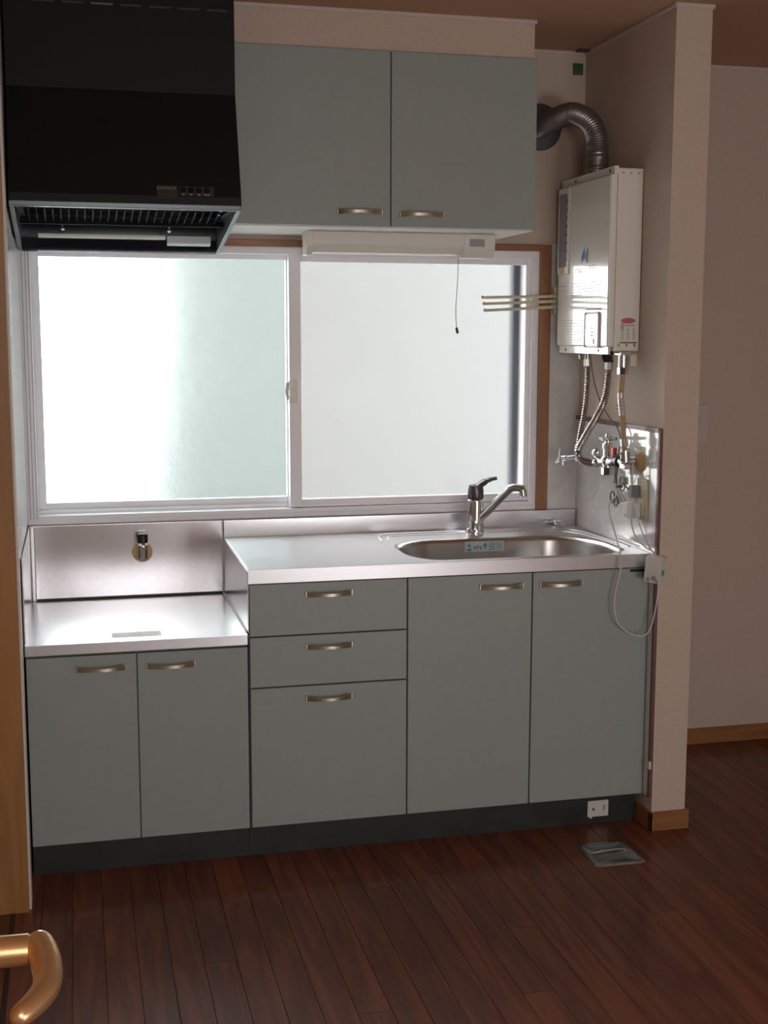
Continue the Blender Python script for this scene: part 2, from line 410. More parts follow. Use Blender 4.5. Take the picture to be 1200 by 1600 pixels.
# ------------------------------------------------------------------ outside
MB().box(-14, 16, .25, 30, -.7, -.6).build('ground_outside', 'exterior_ground', kind='structure', label='pale ground outside the window')
nb = MB().box(.62, 4.2, 3.0, 10., -.6, 7.0)
nb.build('neighbour_house', 'exterior_wall', label='pale green-grey house wall blurred behind the frosted pane above the sink', cat='building')
MB().box(-14., -4.0, 2.2, 9., -.6, 5.6).build('neighbour_house', 'exterior_wall', label='unseen house added left of the bright gap to cut side daylight', cat='building')  # added out of view to block side daylight from the wing wall

# ------------------------------------------------------------------ pulls
def pull_mesh(w=.132):
    b = bmesh.new(); n = 16; prev = None; rings = []
    for i in range(n+1):
        t = -1+2*i/n; x = t*w/2
        y = -.030*(1-abs(t)**2.2)-.003
        hh = .0042+.0045*abs(t)**2.5; th = .0022
        rings.append([b.verts.new((x, y-th, -hh)), b.verts.new((x, y-th, hh)), b.verts.new((x, y+th, hh)), b.verts.new((x, y+th, -hh))])
    for i in range(n):
        for j in range(4): b.faces.new((rings[i][j], rings[i][(j+1) % 4], rings[i+1][(j+1) % 4], rings[i+1][j]))
    b.faces.new(rings[0]); b.faces.new(rings[-1][::-1])
    for sx in (-1, 1):
        m = bmesh.new(); bmesh.ops.create_cube(m, size=1)
        for v in m.verts: v.co = Vector((sx*(w/2-.005)+v.co.x*.010, -.003+v.co.y*.008, v.co.z*.016))
        me = bpy.data.meshes.new('t'); m.to_mesh(me); m.free(); b.from_mesh(me); bpy.data.meshes.remove(me)
    bmesh.ops.recalc_face_normals(b, faces=b.faces[:])
    mb = MB(); mb.merge(b); return meshof(mb, 'handle', 'pull_metal', True)
PULL = pull_mesh()
FY = -.594
def front(name, x0, x1, z0, z1, parent, hx, hz, label, y=FY, th=.018):
    d = MB().box(x0, x1, y, y+th, z0, z1, .0012, 1).build(name, 'laminate', parent, label=label)
    inst('handle', PULL, (hx, y, hz), d)
    return d

# ------------------------------------------------------------------ gas-table cabinet
g = thing('gas_table_cabinet', (.3, -.3, 0), 'low grey-green two-door base cabinet beneath the gas table counter', 'cabinet')
MB().box(.004, .596, FY+.020, -.02, .097, .626).build('body', 'carcass', g)
MB().box(.004, .600, -.552, -.535, .0, .097).build('kickboard', 'kick_black', g, label='black recessed kickboard')
front('door', .005, .2935, .098, .622, g, .2, .588, 'left door of the low cabinet')
front('door', .2965, .597, .098, .622, g, .386, .586, 'right door of the low cabinet')
# ------------------------------------------------------------------ sink cabinet
s = thing('sink_cabinet', (1.2, -.3, 0), 'grey-green sink base cabinet with three drawers and two tall doors', 'cabinet')
MB().box(.603, 1.794, FY+.020, -.57, .097, .798).box(.603, .62, -.57, -.02, .097, .798).box(1.777, 1.794, -.57, -.02, .097, .798).box(1.045, 1.06, -.57, -.02, .097, .60).box(.603, 1.794, -.57, -.02, .097, .115).build('body', 'carcass', s)
MB().box(.601, 1.790, -.552, -.535, .0, .097).build('kickboard', 'kick_black', s, label='black recessed kickboard')
front('drawer', .604, 1.0525, .650, .796, s, .827, .764, 'top drawer')
front('drawer', .604, 1.0525, .504, .646, s, .827, .615, 'middle drawer')
front('drawer', .604, 1.0525, .098, .500, s, .826, .466, 'deep bottom drawer')
front('door', 1.0565, 1.428, .098, .796, s, 1.334, .761, 'door below the left half of the sink')
front('door', 1.432, 1.795, .098, .796, s, 1.517, .761, 'door below the right half of the sink')
MB().box(1.735, 1.79, FY-.004, FY, .786, .793).build('catch', 'dark_gap', s, label='small dark door catch')

# ------------------------------------------------------------------ gas table counter
gc = thing('gas_table_counter', (.3, -.3, .627), 'low stainless steel gas table counter with back and side splash', 'counter')
MB().box(.002, .598, -.600, -.002, .628, .660, .003).build('top', 'steel_table', gc, True)
MB().box(.006, .598, -.016, -.001, .657, .895, .002).build('backsplash', 'steel_soft', gc, True, label='brushed stainless back splash')
MB().box(.002, .006, -.585, -.010, .657, .893, .001).build('side_splash', 'steel_soft', gc, True, label='stainless splash on the left wall')
MB().box(.006, .020, -.022, -.016, .66, .893, .004).build('corner_seal', 'steel', gc, True)
MB().box(.020, .594, -.021, -.016, .6600, .6665, .001).build('cove_reflection', 'kick_black', gc, label='dark reflection between counter and back splash, put in as a strip')  # black strip paints the dark reflection of the steel cove
MB().box(.5945, .5985, -.580, -.016, .6600, .6645, .001).box(.5945, .5985, -.020, -.015, .6645, .893, .001).build('caulk', 'carcass_white', gc, label='pale caulk line against the sink unit')
MB().box(.232, .366, -.56, -.502, .660, .6604).build('worn_label', 'label_ghost', gc, label='faded worn paper label on the counter edge')
# ------------------------------------------------------------------ sink counter with bowl
sc_ = thing('sink_counter', (1.2, -.3, .80), 'stainless steel sink worktop with wide pressed bowl', 'counter')
ZC = .840
def rrect(x0, x1, y0, y1, r, n=8):
    out = []
    for cx, cy, a0 in ((x1-r, y1-r, 0), (x0+r, y1-r, PI/2), (x0+r, y0+r, PI), (x1-r, y0+r, 1.5*PI)):
        for i in range(n+1):
            a = a0+PI/2*i/n; out.append((cx+r*math.cos(a), cy+r*math.sin(a)))
    return out
def bowl_outline(ins=0.):
    # wide pressed bowl, rounder at the back and the right end
    pts = []
    X0, X1, Y0, Y1 = 1.082+ins, 1.755-ins, -.572+ins, -.208-ins
    for cx, cy, rx, ry, a0 in ((X1-.16, Y1-.20, .16, .20, 0), (X0+.13, Y1-.13, .13, .13, PI/2), (X0+.10, Y0+.14, .10, .14, PI), (X1-.10, Y0+.08, .10, .08, 1.5*PI)):
        for i in range(11):
            a = a0+PI/2*i/10; pts.append((cx+rx*math.cos(a), cy+ry*math.sin(a)))
    return pts
bmw = bmesh.new()
N = len(bowl_outline())
# worktop surface: outer rectangle ring matched to the bowl outline by angle
X0, X1, Y0, Y1 = .600, 1.794, -.600, -.003
bo = bowl_outline(); cxm, cym = 1.42, -.385
def to_rect(p, X0, X1, Y0, Y1):
    dx, dy = p[0]-cxm, p[1]-cym
    t = min([((X1 if dx > 0 else X0)-cxm)/dx if abs(dx) > 1e-9 else 1e9, ((Y1 if dy > 0 else Y0)-cym)/dy if abs(dy) > 1e-9 else 1e9])
    return (cxm+dx*t, cym+dy*t)
ring_in = [bmw.verts.new((p[0], p[1], ZC)) for p in bo]
rect = [to_rect(p, X0+.004, X1, Y0+.004, Y1) for p in bo]
# snap nearest ring points to the rectangle corners
for cx_, cy_ in ((X0+.004, Y0+.004), (X1, Y0+.004), (X1, Y1), (X0+.004, Y1)):
    k = min(range(N), key=lambda i: (rect[i][0]-cx_)**2+(rect[i][1]-cy_)**2); rect[k] = (cx_, cy_)
ring_out = [bmw.verts.new((p[0], p[1], ZC)) for p in rect]
for i in range(N):
    j = (i+1) % N; bmw.faces.new((ring_out[i], ring_out[j], ring_in[j], ring_in[i]))
# rolled front and left edges
def skirt(prev, offs):
    for (d, z) in offs:
        cur = [bmw.verts.new((min(max(p[0], X0+.004), X1) - (d if p[0] < X0+.0045 else 0), p[1] - (d if p[1] < Y0+.0045 else 0), z)) for p in rect]
        for i in range(N):
            j = (i+1) % N; bmw.faces.new((prev[i], cur[i], cur[j], prev[j]))
        prev = cur
skirt(ring_out, [(.003, ZC-.001), (.004, ZC-.004), (.004, ZC-.040)])
bmesh.ops.recalc_face_normals(bmw, faces=bmw.faces[:])
tp = MB(); tp.merge(bmw); tp.build('top', 'steel', sc_, True)
# bowl
bb_ = bmesh.new(); prev = None
for (ins, z) in ((0, ZC), (.004, ZC-.001), (.010, ZC-.006), (.014, ZC-.016), (.022, ZC-.10), (.034, ZC-.155), (.060, ZC-.172), (.10, ZC-.178)):
    cur = [bb_.verts.new((p[0], p[1], z)) for p in bowl_outline(ins)]
    if prev:
        for i in range(N):
            j = (i+1) % N; bb_.faces.new((prev[i], prev[j], cur[j], cur[i]))
    prev = cur
bb_.faces.new(prev); bmesh.ops.recalc_face_normals(bb_, faces=bb_.faces[:])
bb_.faces.ensure_lookup_table()
bw = MB(); bw.merge(bb_); bowl = bw.build('bowl', 'steel_bowl', sc_, True, label='deep stainless sink bowl')
MB().lathe([(.001, .0), (.05, .0), (.055, .003), (.06, .001)], (1.62, -.40, ZC-.178), 'z').build('drain', 'chrome', bowl, True)
# raised pressed ridges behind and beside the bowl
rd = MB()
rd.tube(spline([(1.07, -.22, ZC), (1.085, -.12, ZC), (1.13, -.085, ZC), (1.3, -.078, ZC), (1.6, -.078, ZC), (1.70, -.09, ZC), (1.755, -.15, ZC), (1.775, -.30, ZC), (1.782, -.48, ZC)], 6), .004, 8)
rd.tube(spline([(1.095, -.20, ZC), (1.12, -.125, ZC), (1.2, -.112, ZC), (1.35, -.112, ZC)], 6), .003, 8)
rd.tube(spline([(1.44, -.112, ZC), (1.6, -.112, ZC), (1.69, -.135, ZC), (1.74, -.22, ZC), (1.765, -.40, ZC)], 6), .003, 8)
rd.build('pressed_ridge', 'steel', sc_, True)
MB().box(.600, 1.794, -.018, -.001, ZC-.005, .895, .002).build('backsplash', 'steel_soft', sc_, True, label='low stainless back splash behind the sink')
MB().box(.5985, .6015, -.597, -.012, .662, ZC-.004, .001).build('end_panel', 'steel_soft', sc_, True, label='stainless end panel facing the gas table')
MB().box(.6, 1.794, -.585, -.57, ZC-.052, ZC-.040).build('edge_strip', 'panel_edge', sc_, label='thin red-brown strip painting the shade under the worktop edge')  # coloured strip put in for the shade below the worktop lip
lb = MB().box(1.338, 1.468, -.2245, -.2235, .798, .831).build('caution_label', 'label_blue', bowl, label='pale blue caution sticker inside the bowl')
li = MB()
li.prism([(1.346, .815), (1.360, .815), (1.353, .827)], 'y', -.2252, -.2246); li.box(1.345, 1.360, -.2252, -.2246, .801, .809)
for i, (a, b, z) in enumerate(((1.368, 1.374, .806), (1.378, 1.384, .809), (1.388, 1.393, .805))): li.box(a, b, -.2252, -.2246, z, z+.010)
li.prism([(1.405, .806), (1.412, .818), (1.405, .828), (1.398, .818)], 'y', -.2252, -.2246)
for k in range(5): li.box(1.418, 1.438, -.2252, -.2246, .803+k*.005, .805+k*.005); li.box(1.442, 1.463-.003*(k % 2), -.2252, -.2246, .803+k*.005, .805+k*.005)
li.build('printed_caution', 'label_ink', bowl)
st = thing('stopper_knob', (1.715, -.05, ZC), 'small chrome knob at the back corner of the sink worktop', 'knob')
MB().lathe([(.001, 0), (.019, 0), (.019, .006), (.010, .009), (.010, .014), (.015, .017), (.014, .022), (.001, .023)], (1.715, -.05, ZC), 'z').build('knob', 'chrome', st, True)
MB().box(1.675, 1.715, -.056, -.044, ZC+.016, ZC+.021, .002).build('lever', 'chrome', st, True)

# ------------------------------------------------------------------ faucet
FX, FYY = 1.400, -.135
fa = thing('kitchen_faucet', (FX, FYY, ZC), 'chrome single-lever kitchen faucet with long swivel spout', 'faucet')
MB().lathe([(.001, 0), (.029, 0), (.029, .006), (.0265, .010), (.0265, .036), (.0275, .038), (.0275, .044), (.0255, .047), (.0255, .110), (.022, .115), (.001, .116)], (FX, FYY, ZC), 'z', 32).build('body', 'chrome', fa, True)
sp = MB()
p0 = Vector((FX+.012, FYY-.012, ZC+.052)); p1 = Vector((1.490, -.215, .996))
sp.tube([p0, p0+(p1-p0)*.1, p0+(p1-p0)*.95, p1], [.0125, .0135, .0115, .0115], 20)
sp.build('spout', 'chrome', fa, True)
hd = MB(); hd.tube(spline([p1-(p1-p0)*.02, p1+Vector((.010, -.008, .003)), (1.516, -.236, .997), (1.524, -.243, .994)], 5), .0135, 18)
hd.cyl((1.522, -.241, .996), (1.524, -.245, .972), .0125, 18, bev=.002)
hd.build('spout_head', 'chrome_dull', fa, True)
lv = MB()
lv.lathe([(.001, .115), (.0235, .115), (.026, .120), (.0265, .145), (.023, .160), (.001, .164)], (FX, FYY, ZC), 'z', 28)
lv.tube(spline([(FX-.008, FYY, ZC+.140), (FX+.012, FYY-.004, ZC+.160), (FX+.034, FYY-.010, ZC+.174), (FX+.052, FYY-.016, ZC+.181), (FX+.066, FYY-.02, ZC+.183)], 5), [.021]*5+[.019]*5+[.014]*4+[.011]*6+[.007], 16, flat=.55)
lv.build('lever', 'faucet_grey', fa, True, label='grey lever handle with a loop tip')
MB().tube([(FX-.025, FYY-.012, ZC+.014), (FX-.034, FYY-.016, ZC+.014)], [.009, .006], 10).build('side_cap', 'chrome', fa, True)

# ------------------------------------------------------------------ gas tap on the back splash
gt = thing('gas_tap', (.345, -.0165, .80), 'small chrome gas tap with black cap on the stainless back splash', 'gas tap')
MB().lathe([(.001, 0), (.032, 0), (.031, -.006), (.026, -.009), (.001, -.009)], (.345, -.0165, .803), 'y').build('wall_disc', 'ochre', gt, True, label='ochre round wall disc')
b = MB(); b.cyl((.345, -.018, .800), (.345, -.055, .800), .013, 16); b.cyl((.345, -.045, .785), (.345, -.045, .838), .0150, 18, bev=.003); b.sphere((.345, -.048, .826), .0165)
b.build('body', 'chrome', gt, True)
MB().cyl((.345, -.045, .836), (.345, -.045, .866), .0165, 20, bev=.003).build('cap', 'black_plastic', gt, True, label='black rubber cap')

# ------------------------------------------------------------------ range hood
hx0_, hx1_ = .004, .5985
hd_ = thing('range_hood', (.3, -.3, 1.74), 'tall black range hood over the gas table, open underneath', 'range hood')
UF, LF = -.478, -.580
body = MB()
body.prism([(-.002, H-.004), (UF, H-.004), (UF, 2.117), (LF+.006, 1.845), (LF+.006, 1.842), (-.002, 1.842)], 'x', hx0_, hx1_)
body.build('body', 'hood_black', hd_)
body = MB()
body.prism([(UF-.001, 2.118), (LF, 1.838), (LF, 1.806), (LF+.010, 1.806), (LF+.010, 1.842), (UF+.01, 2.113)], 'x', hx0_, hx1_, .002)
body.build('front_panel', 'hood_black', hd_, label='sloping black front panel')
def zb(y): return 1.804+(y-LF)*(1.722-1.804)/(.55)
for nm, a, b_ in (('side_panel', hx0_, hx0_+.012), ('side_panel', hx1_-.012, hx1_)):
    MB().prism([(LF+.002, 1.845), (LF+.002, 1.806), (-.335, zb(-.335)), (-.045, zb(-.045)), (-.004, zb(-.045)+.02), (-.004, 1.845)], 'x', a, b_, .0015).build(nm, 'hood_edge', hd_, label='side skirt with grey edge')
MB().prism([(LF-.0015, 1.818), (LF-.0015, 1.804), (LF+.014, 1.803), (LF+.014, 1.818)], 'x', hx0_, hx1_, .002).build('front_lip', 'hood_edge', hd_, label='thin grey lip along the front edge')
# rear grease trough, curved and glossy
prof = [(-.018, 1.724), (-.045, 1.7225), (-.058, 1.726), (-.066, 1.736), (-.072, 1.752), (-.080, 1.762), (-.080, 1.842), (-.018, 1.842)]
MB().prism(prof, 'x', hx0_+.012, hx1_-.012).build('grease_trough', 'hood_gloss', hd_, True, label='glossy black trough along the rear')
MB().prism([(-.082, 1.760), (-.092, 1.766), (-.092, 1.772), (-.082, 1.772)], 'x', .064, .432).build('lamp_strip', 'light_plastic', hd_, label='narrow white lamp strip')
# filter sloping inside, with slats, frame and the fan ring behind
def zf(y): return 1.826+(y+.565)*(1.790-1.826)/(.30)
fil = MB(); fil.box(.020, .584, -.568, -.552, zf(-.56)-.004, zf(-.56)+.010); fil.box(.020, .584, -.282, -.262, zf(-.27)-.006, zf(-.27)+.010)
fil.box(.020, .036, -.565, -.265, 1.806, 1.828); fil.box(.568, .584, -.565, -.265, 1.806, 1.828)
filt = fil.build('filter_frame', 'hood_filter', hd_)
sl = meshof(MB().prism([(-.556, zf(-.556)), (-.275, zf(-.275)), (-.275, zf(-.275)+.006), (-.556, zf(-.556)+.006)], 'x', -.0018, .0018), 'slat', 'hood_filter', False)
for k in range(25): inst('slat', sl, (.047+k*.0212, 0, 0), filt)
for yy in (-.49, -.42, -.35): MB().box(.036, .568, yy-.0015, yy+.0015, zf(yy)+.001, zf(yy)+.005).build('cross_bar', 'hood_filter', filt)
MB().lathe([(.12, 0), (.135, 0), (.135, -.004), (.12, -.004)], (.30, -.40, 1.841), 'z', 40).build('fan_ring', 'hood_dim', hd_, True)
MB().lathe([(.001, 0), (.118, 0), (.118, -.002), (.001, -.002)], (.30, -.40, 1.8415), 'z', 40).build('fan_opening', 'print_grey', hd_, True, label='dull grey fan opening behind the filter')
for xx in (.135, .43): MB().cyl((xx, -.270, 1.788), (xx, -.270, 1.775), .004, 10).sphere((xx, -.270, 1.773), .0055, 10).build('filter_knob', 'chrome', hd_, True)
for xx, yy, zz in ((.045, -.553, 1.812), (.555, -.553, 1.812), (.555, -.50, 1.81), (.553, -.45, 1.805)): MB().sphere((xx, yy, zz), .003, 8).build('screw', 'chrome', hd_, True)
MB().prism([(-.083, 1.742), (-.102, 1.750), (-.102, 1.772), (-.083, 1.776)], 'x', .436, .566, .002).build('lamp_cover', 'lamp_cover', hd_, True, label='pale translucent lamp cover')
# control plate on the sloping panel
def ps(z): return UF-.001+(2.118-z)/(2.118-1.838)*(LF-UF+.001)
def slab(x0, x1, z0, z1, t): return MB().prism([(ps(z0), z0), (ps(z1), z1), (ps(z1)-t, z1), (ps(z0)-t, z0)], 'x', x0, x1)
tl = math.atan2(LF-UF, 1.838-2.118)
def on_slope(x, z, t): return Matrix.Translation((x, ps(z)-t, z)) @ Matrix.Rotation(PI/2-math.atan2(UF-LF, 2.118-1.838), 4, 'X')
MB().text('SUNWAVE', .0105, on_slope(.402, .0+1.858, .0022)).build('brand_print', 'print_grey', hd_)
slab(.379, .432, 1.831, 1.866, .001).build('name_plate', 'hood_dim', hd_)
slab(.379, .396, 1.848, 1.851, .0014).build('model_print', 'hood_dim', hd_)
cpn = slab(.437, .527, 1.8395, 1.864, .0015).build('control_plate', 'hood_dim', hd_, label='dark grey control plate')
for k, xx in enumerate((.446, .4665, .487, .508)):
    MB().cyl((xx, ps(1.855)-.001, 1.855), (xx, ps(1.855)-.007, 1.8535), .0075, 16, bev=.0015).build('button', 'hood_filter', cpn, True)
    if k < 3: slab(xx-.0025, xx+.0025, 1.8405, 1.8455, .0022).build('button_print', 'print_grey', cpn)
    else:
        for dx in (-.004, .004): slab(xx+dx-.0025, xx+dx+.0025, 1.8405, 1.8455, .0022).build('button_print', 'print_grey', cpn)
for k in range(7): MB().box(.075+.075*k, .132+.075*k, UF-.0012, UF+.004, 2.331, 2.337, .001, 1).build('vent_slot', 'hood_dim' if k != 2 else 'hood_edge', hd_)

# ------------------------------------------------------------------ wall cabinet
wc = thing('wall_cabinet', (1.05, -.18, 1.785), 'grey-green two-door wall cabinet hung above the window', 'cabinet')
MB().box(.602, 1.498, -.355, -.002, 1.786, 2.268, .001, 1).build('body', 'carcass_white', wc, label='cabinet box with white underside')
front('door', .603, 1.0555, 1.790, 2.278, wc, .965, 1.828, 'wall cabinet door next to the hood', y=-.375)
front('door', 1.0585, 1.4985, 1.790, 2.278, wc, 1.149, 1.824, 'wall cabinet door next to the flue', y=-.375)
MB().box(1.4985, 1.500, -.356, -.002, 1.787, 2.268).build('side_panel', 'laminate', wc)

# ------------------------------------------------------------------ under-cabinet light
ul = thing('undercabinet_light', (1.13, -.2, 1.715), 'long cream fluorescent light fitting beneath the wall cabinet', 'lamp')
MB().prism([(-.225, 1.786), (-.225, 1.748), (-.205, 1.724), (-.15, 1.722), (-.145, 1.786)], 'x', .850, 1.415, .003).build('housing', 'light_plastic', ul, True)
MB().prism([(-.229, 1.786), (-.229, 1.742), (-.210, 1.714), (-.145, 1.714), (-.140, 1.786)], 'x', .838, .856, .004).build('end_cap', 'light_plastic', ul, True)
MB().prism([(-.229, 1.786), (-.229, 1.742), (-.210, 1.714), (-.145, 1.714), (-.140, 1.786)], 'x', 1.325, 1.425, .004).build('switch_end', 'light_plastic', ul, True)
MB().box(1.342, 1.390, -.2298, -.2290, 1.747, 1.770).build('rating_label', 'print_mid', ul)
MB().cyl((1.315, -.20, 1.722), (1.315, -.20, 1.714), .009, 12).build('cord_grommet', 'light_plastic', ul, True)
pc = MB().tube(spline([(1.315, -.20, 1.715), (1.313, -.20, 1.64), (1.308, -.20, 1.56), (1.311, -.20, 1.50)], 6), .0012, 6).build('pull_cord', 'print_mid', ul, True)
MB().cyl((1.311, -.20, 1.502), (1.315, -.20, 1.484), .0045, 10, bev=.001).build('cord_knob', 'print_dark', pc, True)

# ------------------------------------------------------------------ water heater
HX0, HX1, HY0, HY1, HZ0, HZ1 = 1.700, R-.002, -.468, -.050, 1.432, 1.965
wh = thing('water_heater', (1.75, -.26, HZ0), 'white wall-hung gas water heater on the wing wall', 'water heater')
MB().box(HX0+.02, HX1, HY0, HY1, HZ0, HZ1, .003).build('case', 'heater_side', wh, True, label='cream metal case')
MB().box(HX0, HX0+.024, HY0+.006, HY1, HZ0+.012, HZ1-.016, .006, 3).build('front_cover', 'heater_white', wh, True, label='glossy white front cover')
MB().box(HX0+.008, HX0+.022, HY0, HY1-.004, HZ1-.018, HZ1+.006, .001).build('top_flange', 'heater_side', wh, True)
MB().box(HX0+.006, HX0+.014, HY0+.012, HY1-.012, HZ0-.010, HZ0+.014, .001).build('bottom_flange', 'heater_white', wh, True)
for yy in (-.12, -.385):
    MB().cyl((HX0+.005, yy, HZ0+.001), (HX0+.0065, yy, HZ0+.001), .005, 10).build('screw', 'print_dark', wh, True)
    MB().cyl((HX0+.007, yy-.05, HZ1-.006), (HX0+.0085, yy-.05, HZ1-.006), .005, 10).build('screw', 'print_dark', wh, True)
for xx in (1.735, 1.760, 1.785):
    MB().cyl((xx, HY0+.001, HZ0+.018), (xx, HY0-.003, HZ0+.018), .0045, 10, bev=.001).build('screw', 'chrome', wh, True)
    MB().cyl((xx, HY0+.001, HZ1-.014), (xx, HY0-.002, HZ1-.014), .003, 8).build('screw', 'print_mid', wh, True)
ex = MB().box(HX0-.006, HX0+.002, -.150, -.056, 1.672, 1.945, .005).build('grille_frame', 'heater_white', wh, True)
MB().box(HX0-.0075, HX0-.003, -.136, -.072, 1.695, 1.925, .004).build('grille_window', 'smoke_grey', ex, True, label='smoky grey vertical window')
for k in range(8): MB().box(HX0-.0085, HX0-.006, -.140, -.128, 1.715+k*.026, 1.722+k*.026).build('grille_notch', 'print_dark', ex)
MB().box(HX0-.008, HX0-.002, -.118, -.080, 1.676, 1.696, .002).build('grille_foot', 'ochre', ex, True)
lg = MB().prism([(-.250, 1.700), (-.250, 1.722), (-.275, 1.748), (-.275, 1.716)], 'x', HX0-.0007, HX0+.001).build('logo', 'logo_blue', wh, label='blue and slate double slash emblem')
MB().prism([(-.280, 1.712), (-.280, 1.725), (-.302, 1.748), (-.302, 1.700), (-.294, 1.700)], 'x', HX0-.0007, HX0+.001).build('logo_stroke', 'logo_slate', lg)
# printed text on the cover: rows of small strokes (the lettering itself cannot be read)
pr = MB(); rng = random.Random(3)
def rows(m, x, y0, y1, z0, z1, n, h=.0022):
    for k in range(n):
        z = z1-(z1-z0)*k/max(1, n-1); y = y0
        while y > y1:
            d = rng.uniform(.006, .02)
            e = max(y-d, y1)
            if e < y-.002: m.box(x-.0004, x+.0006, e, y, z-h/2, z+h/2)
            y = e-rng.uniform(.004, .012)
rows(pr, HX0, -.20, -.25, 1.675, 1.683, 2, .003); rows(pr, HX0, -.31, -.36, 1.683, 1.690, 2, .003)
rows(pr, HX0, -.17, -.41, 1.595, 1.640, 6); rows(pr, HX0, -.075, -.125, 1.62, 1.635, 2); rows(pr, HX0, -.09, -.28, 1.455, 1.525, 9)
pr.build('printed_text', 'print_mid', wh, kind='stuff')
MB().box(HX0-.0004, HX0+.0006, -.415, -.295, 1.556, 1.560).build('printed_line', 'print_dark', wh)
cp = MB().box(HX0-.004, HX0+.002, -.404, -.296, 1.442, 1.548, .008, 3).build('control_flap', 'heater_white', wh, True, label='rounded control flap')
MB().box(HX0-.0008, HX0+.0005, -.4055, -.2945, 1.4405, 1.5495).build('flap_gap', 'print_mid', wh)
mm = MB(); rows(mm, HX0-.004, -.345, -.375, 1.468, 1.500, 4, .004); mm.build('flap_print', 'print_mid', cp)
MB().box(HX0-.0046, HX0-.003, -.375, -.365, 1.452, 1.468).build('flap_mark', 'print_red', cp)
# warning label on the side facing the room
sl_ = MB(); n = 28; ov = [(1.764+.023*math.cos(2*PI*i/n), 1.522+.0085*math.sin(2*PI*i/n)) for i in range(n)]
sl_.prism(ov, 'y', HY0-.0006, HY0+.001); wl_ = sl_.build('warning_oval', 'print_red', wh, label='red oval warning mark')
mm = MB()
for c in range(3):
    for k in range(7): mm.box(1.742+c*.018, 1.749+c*.018+.003*(k % 2), HY0-.0006, HY0+.001, 1.4655+k*.0055, 1.4680+k*.0055)
mm.box(1.750, 1.785, HY0-.0006, HY0+.001, 1.5065, 1.5100)
mm.build('warning_text', 'print_mid', wh)
MB().box(1.740, 1.750, HY0-.0005, HY0+.001, 1.497, 1.516).build('warning_flag', 'print_pink', wh)
MB().box(1.738, 1.793, HY0-.0006, HY0+.001, 1.4555, 1.4590).build('warning_bar', 'print_dark', wh)
# underside fittings
u_ = MB(); u_.cyl((1.75, -.195, HZ0), (1.75, -.195, 1.400), .011, 12, bev=.002); u_.cyl((1.738, -.18, 1.412), (1.728, -.18, 1.412), .010, 12, bev=.002); u_.build('cold_port', 'chrome_dull', wh, True)
u_ = MB(); u_.cyl((1.75, -.368, HZ0), (1.75, -.368, 1.395), .012, 12, bev=.002); u_.cyl((1.745, -.372, 1.412), (1.725, -.400, 1.412), .015, 14, bev=.003); u_.build('hot_port', 'black_plastic', wh, True)
u_ = MB(); u_.box(1.735, 1.775, -.482, -.440, 1.420, HZ0, .002); u_.cyl((1.752, -.466, 1.425), (1.752, -.466, 1.382), .015, 16, bev=.003); u_.build('gas_port', 'chrome_dull', wh, True)
MB().box(1.768, 1.790, -.480, -.472, 1.388, 1.424, .002).build('port_bracket', 'white_plastic', wh, True)

# ------------------------------------------------------------------ flue
fp = thing('flue_pipe', (1.736, -.268, HZ1), 'grey corrugated metal flue arching from the water heater to the wall', 'pipe')
path = spline([(1.738, -.268, HZ1+.006), (1.737, -.266, 2.032), (1.736, -.258, 2.081), (1.720, -.238, 2.128), (1.689, -.19, 2.160), (1.662, -.13, 2.158), (1.645, -.07, 2.148), (1.640, -.012, 2.143)], 12)
path = resample(path, .0035)
rad = [.0335+(.0016 if i % 2 else -.0010) if i > 16 else .0335+(.0025 if i in (4, 5, 13, 14) else 0) for i in range(len(path))]
MB().tube(path, rad, 24).build('duct', 'flue_metal', fp, True)
MB().lathe([(.001, -.001), (.074, -.001), (.074, -.004), (.066, -.010), (.040, -.012), (.001, -.012)], (1.647, -.0, 2.147), 'y', 36).build('wall_flange', 'flue_flange', fp, True, label='dark round wall flange')

# ------------------------------------------------------------------ hoses and valves under the heater
def hose(name, pts, r, label, cat='hose', mt='hose_metal', amp=.0017, step=.0045, ends=True, group=None, loc=None):
    t = thing(name, pts[0] if loc is None else loc, label, cat, group)
    p = resample(spline(pts, 10), step)
    MB().tube(p, [r+(amp if i % 2 else -amp) for i in range(len(p))], 10).build('hose_sleeve', mt, t, True)
    if ends:
        for a, b in ((p[0], p[4]), (p[-1], p[-5])):
            d = (b-a).normalized(); MB().cyl(a-d*.006, a+d*.018, r+.0045, 8, bev=.001).build('hose_nut', 'chrome_dull', t, True)
    return t
hose('water_hose', [(1.75, -.195, 1.398), (1.75, -.198, 1.324), (1.75, -.185, 1.242), (1.75, -.149, 1.156), (1.75, -.136, 1.118), (1.75, -.135, 1.103)], .0085, 'corrugated steel hose running down to the winged shut-off handle')
hose('water_hose', [(1.75, -.368, 1.393), (1.748, -.352, 1.291), (1.745, -.297, 1.228), (1.735, -.210, 1.145), (1.732, -.178, 1.105), (1.735, -.205, 1.080), (1.742, -.262, 1.076), (1.748, -.312, 1.083)], .0100, 'corrugated steel hose curving into the brass mixing valve body')
gh = thing('gas_hose', (1.752, -.466, 1.382), 'tan rubber gas hose wrapped in silver tape below the heater', 'hose')
gp = spline([(1.752, -.466, 1.370), (1.751, -.462, 1.33), (1.750, -.461, 1.296), (1.750, -.476, 1.239), (1.750, -.490, 1.163), (1.750, -.500, 1.135)], 10)
MB().tube(gp, .0085, 14).build('hose_sleeve', 'gas_hose', gh, True)
ip = [i for i, p in enumerate(gp) if 1.235 < p.z < 1.310]
MB().tube([gp[i] for i in ip], [.0098+.0006*((k // 2) % 2) for k in range(len(ip))], 14).build('silver_tape', 'tape_silver', gh, True, label='silver tape wrap')
bk = MB()
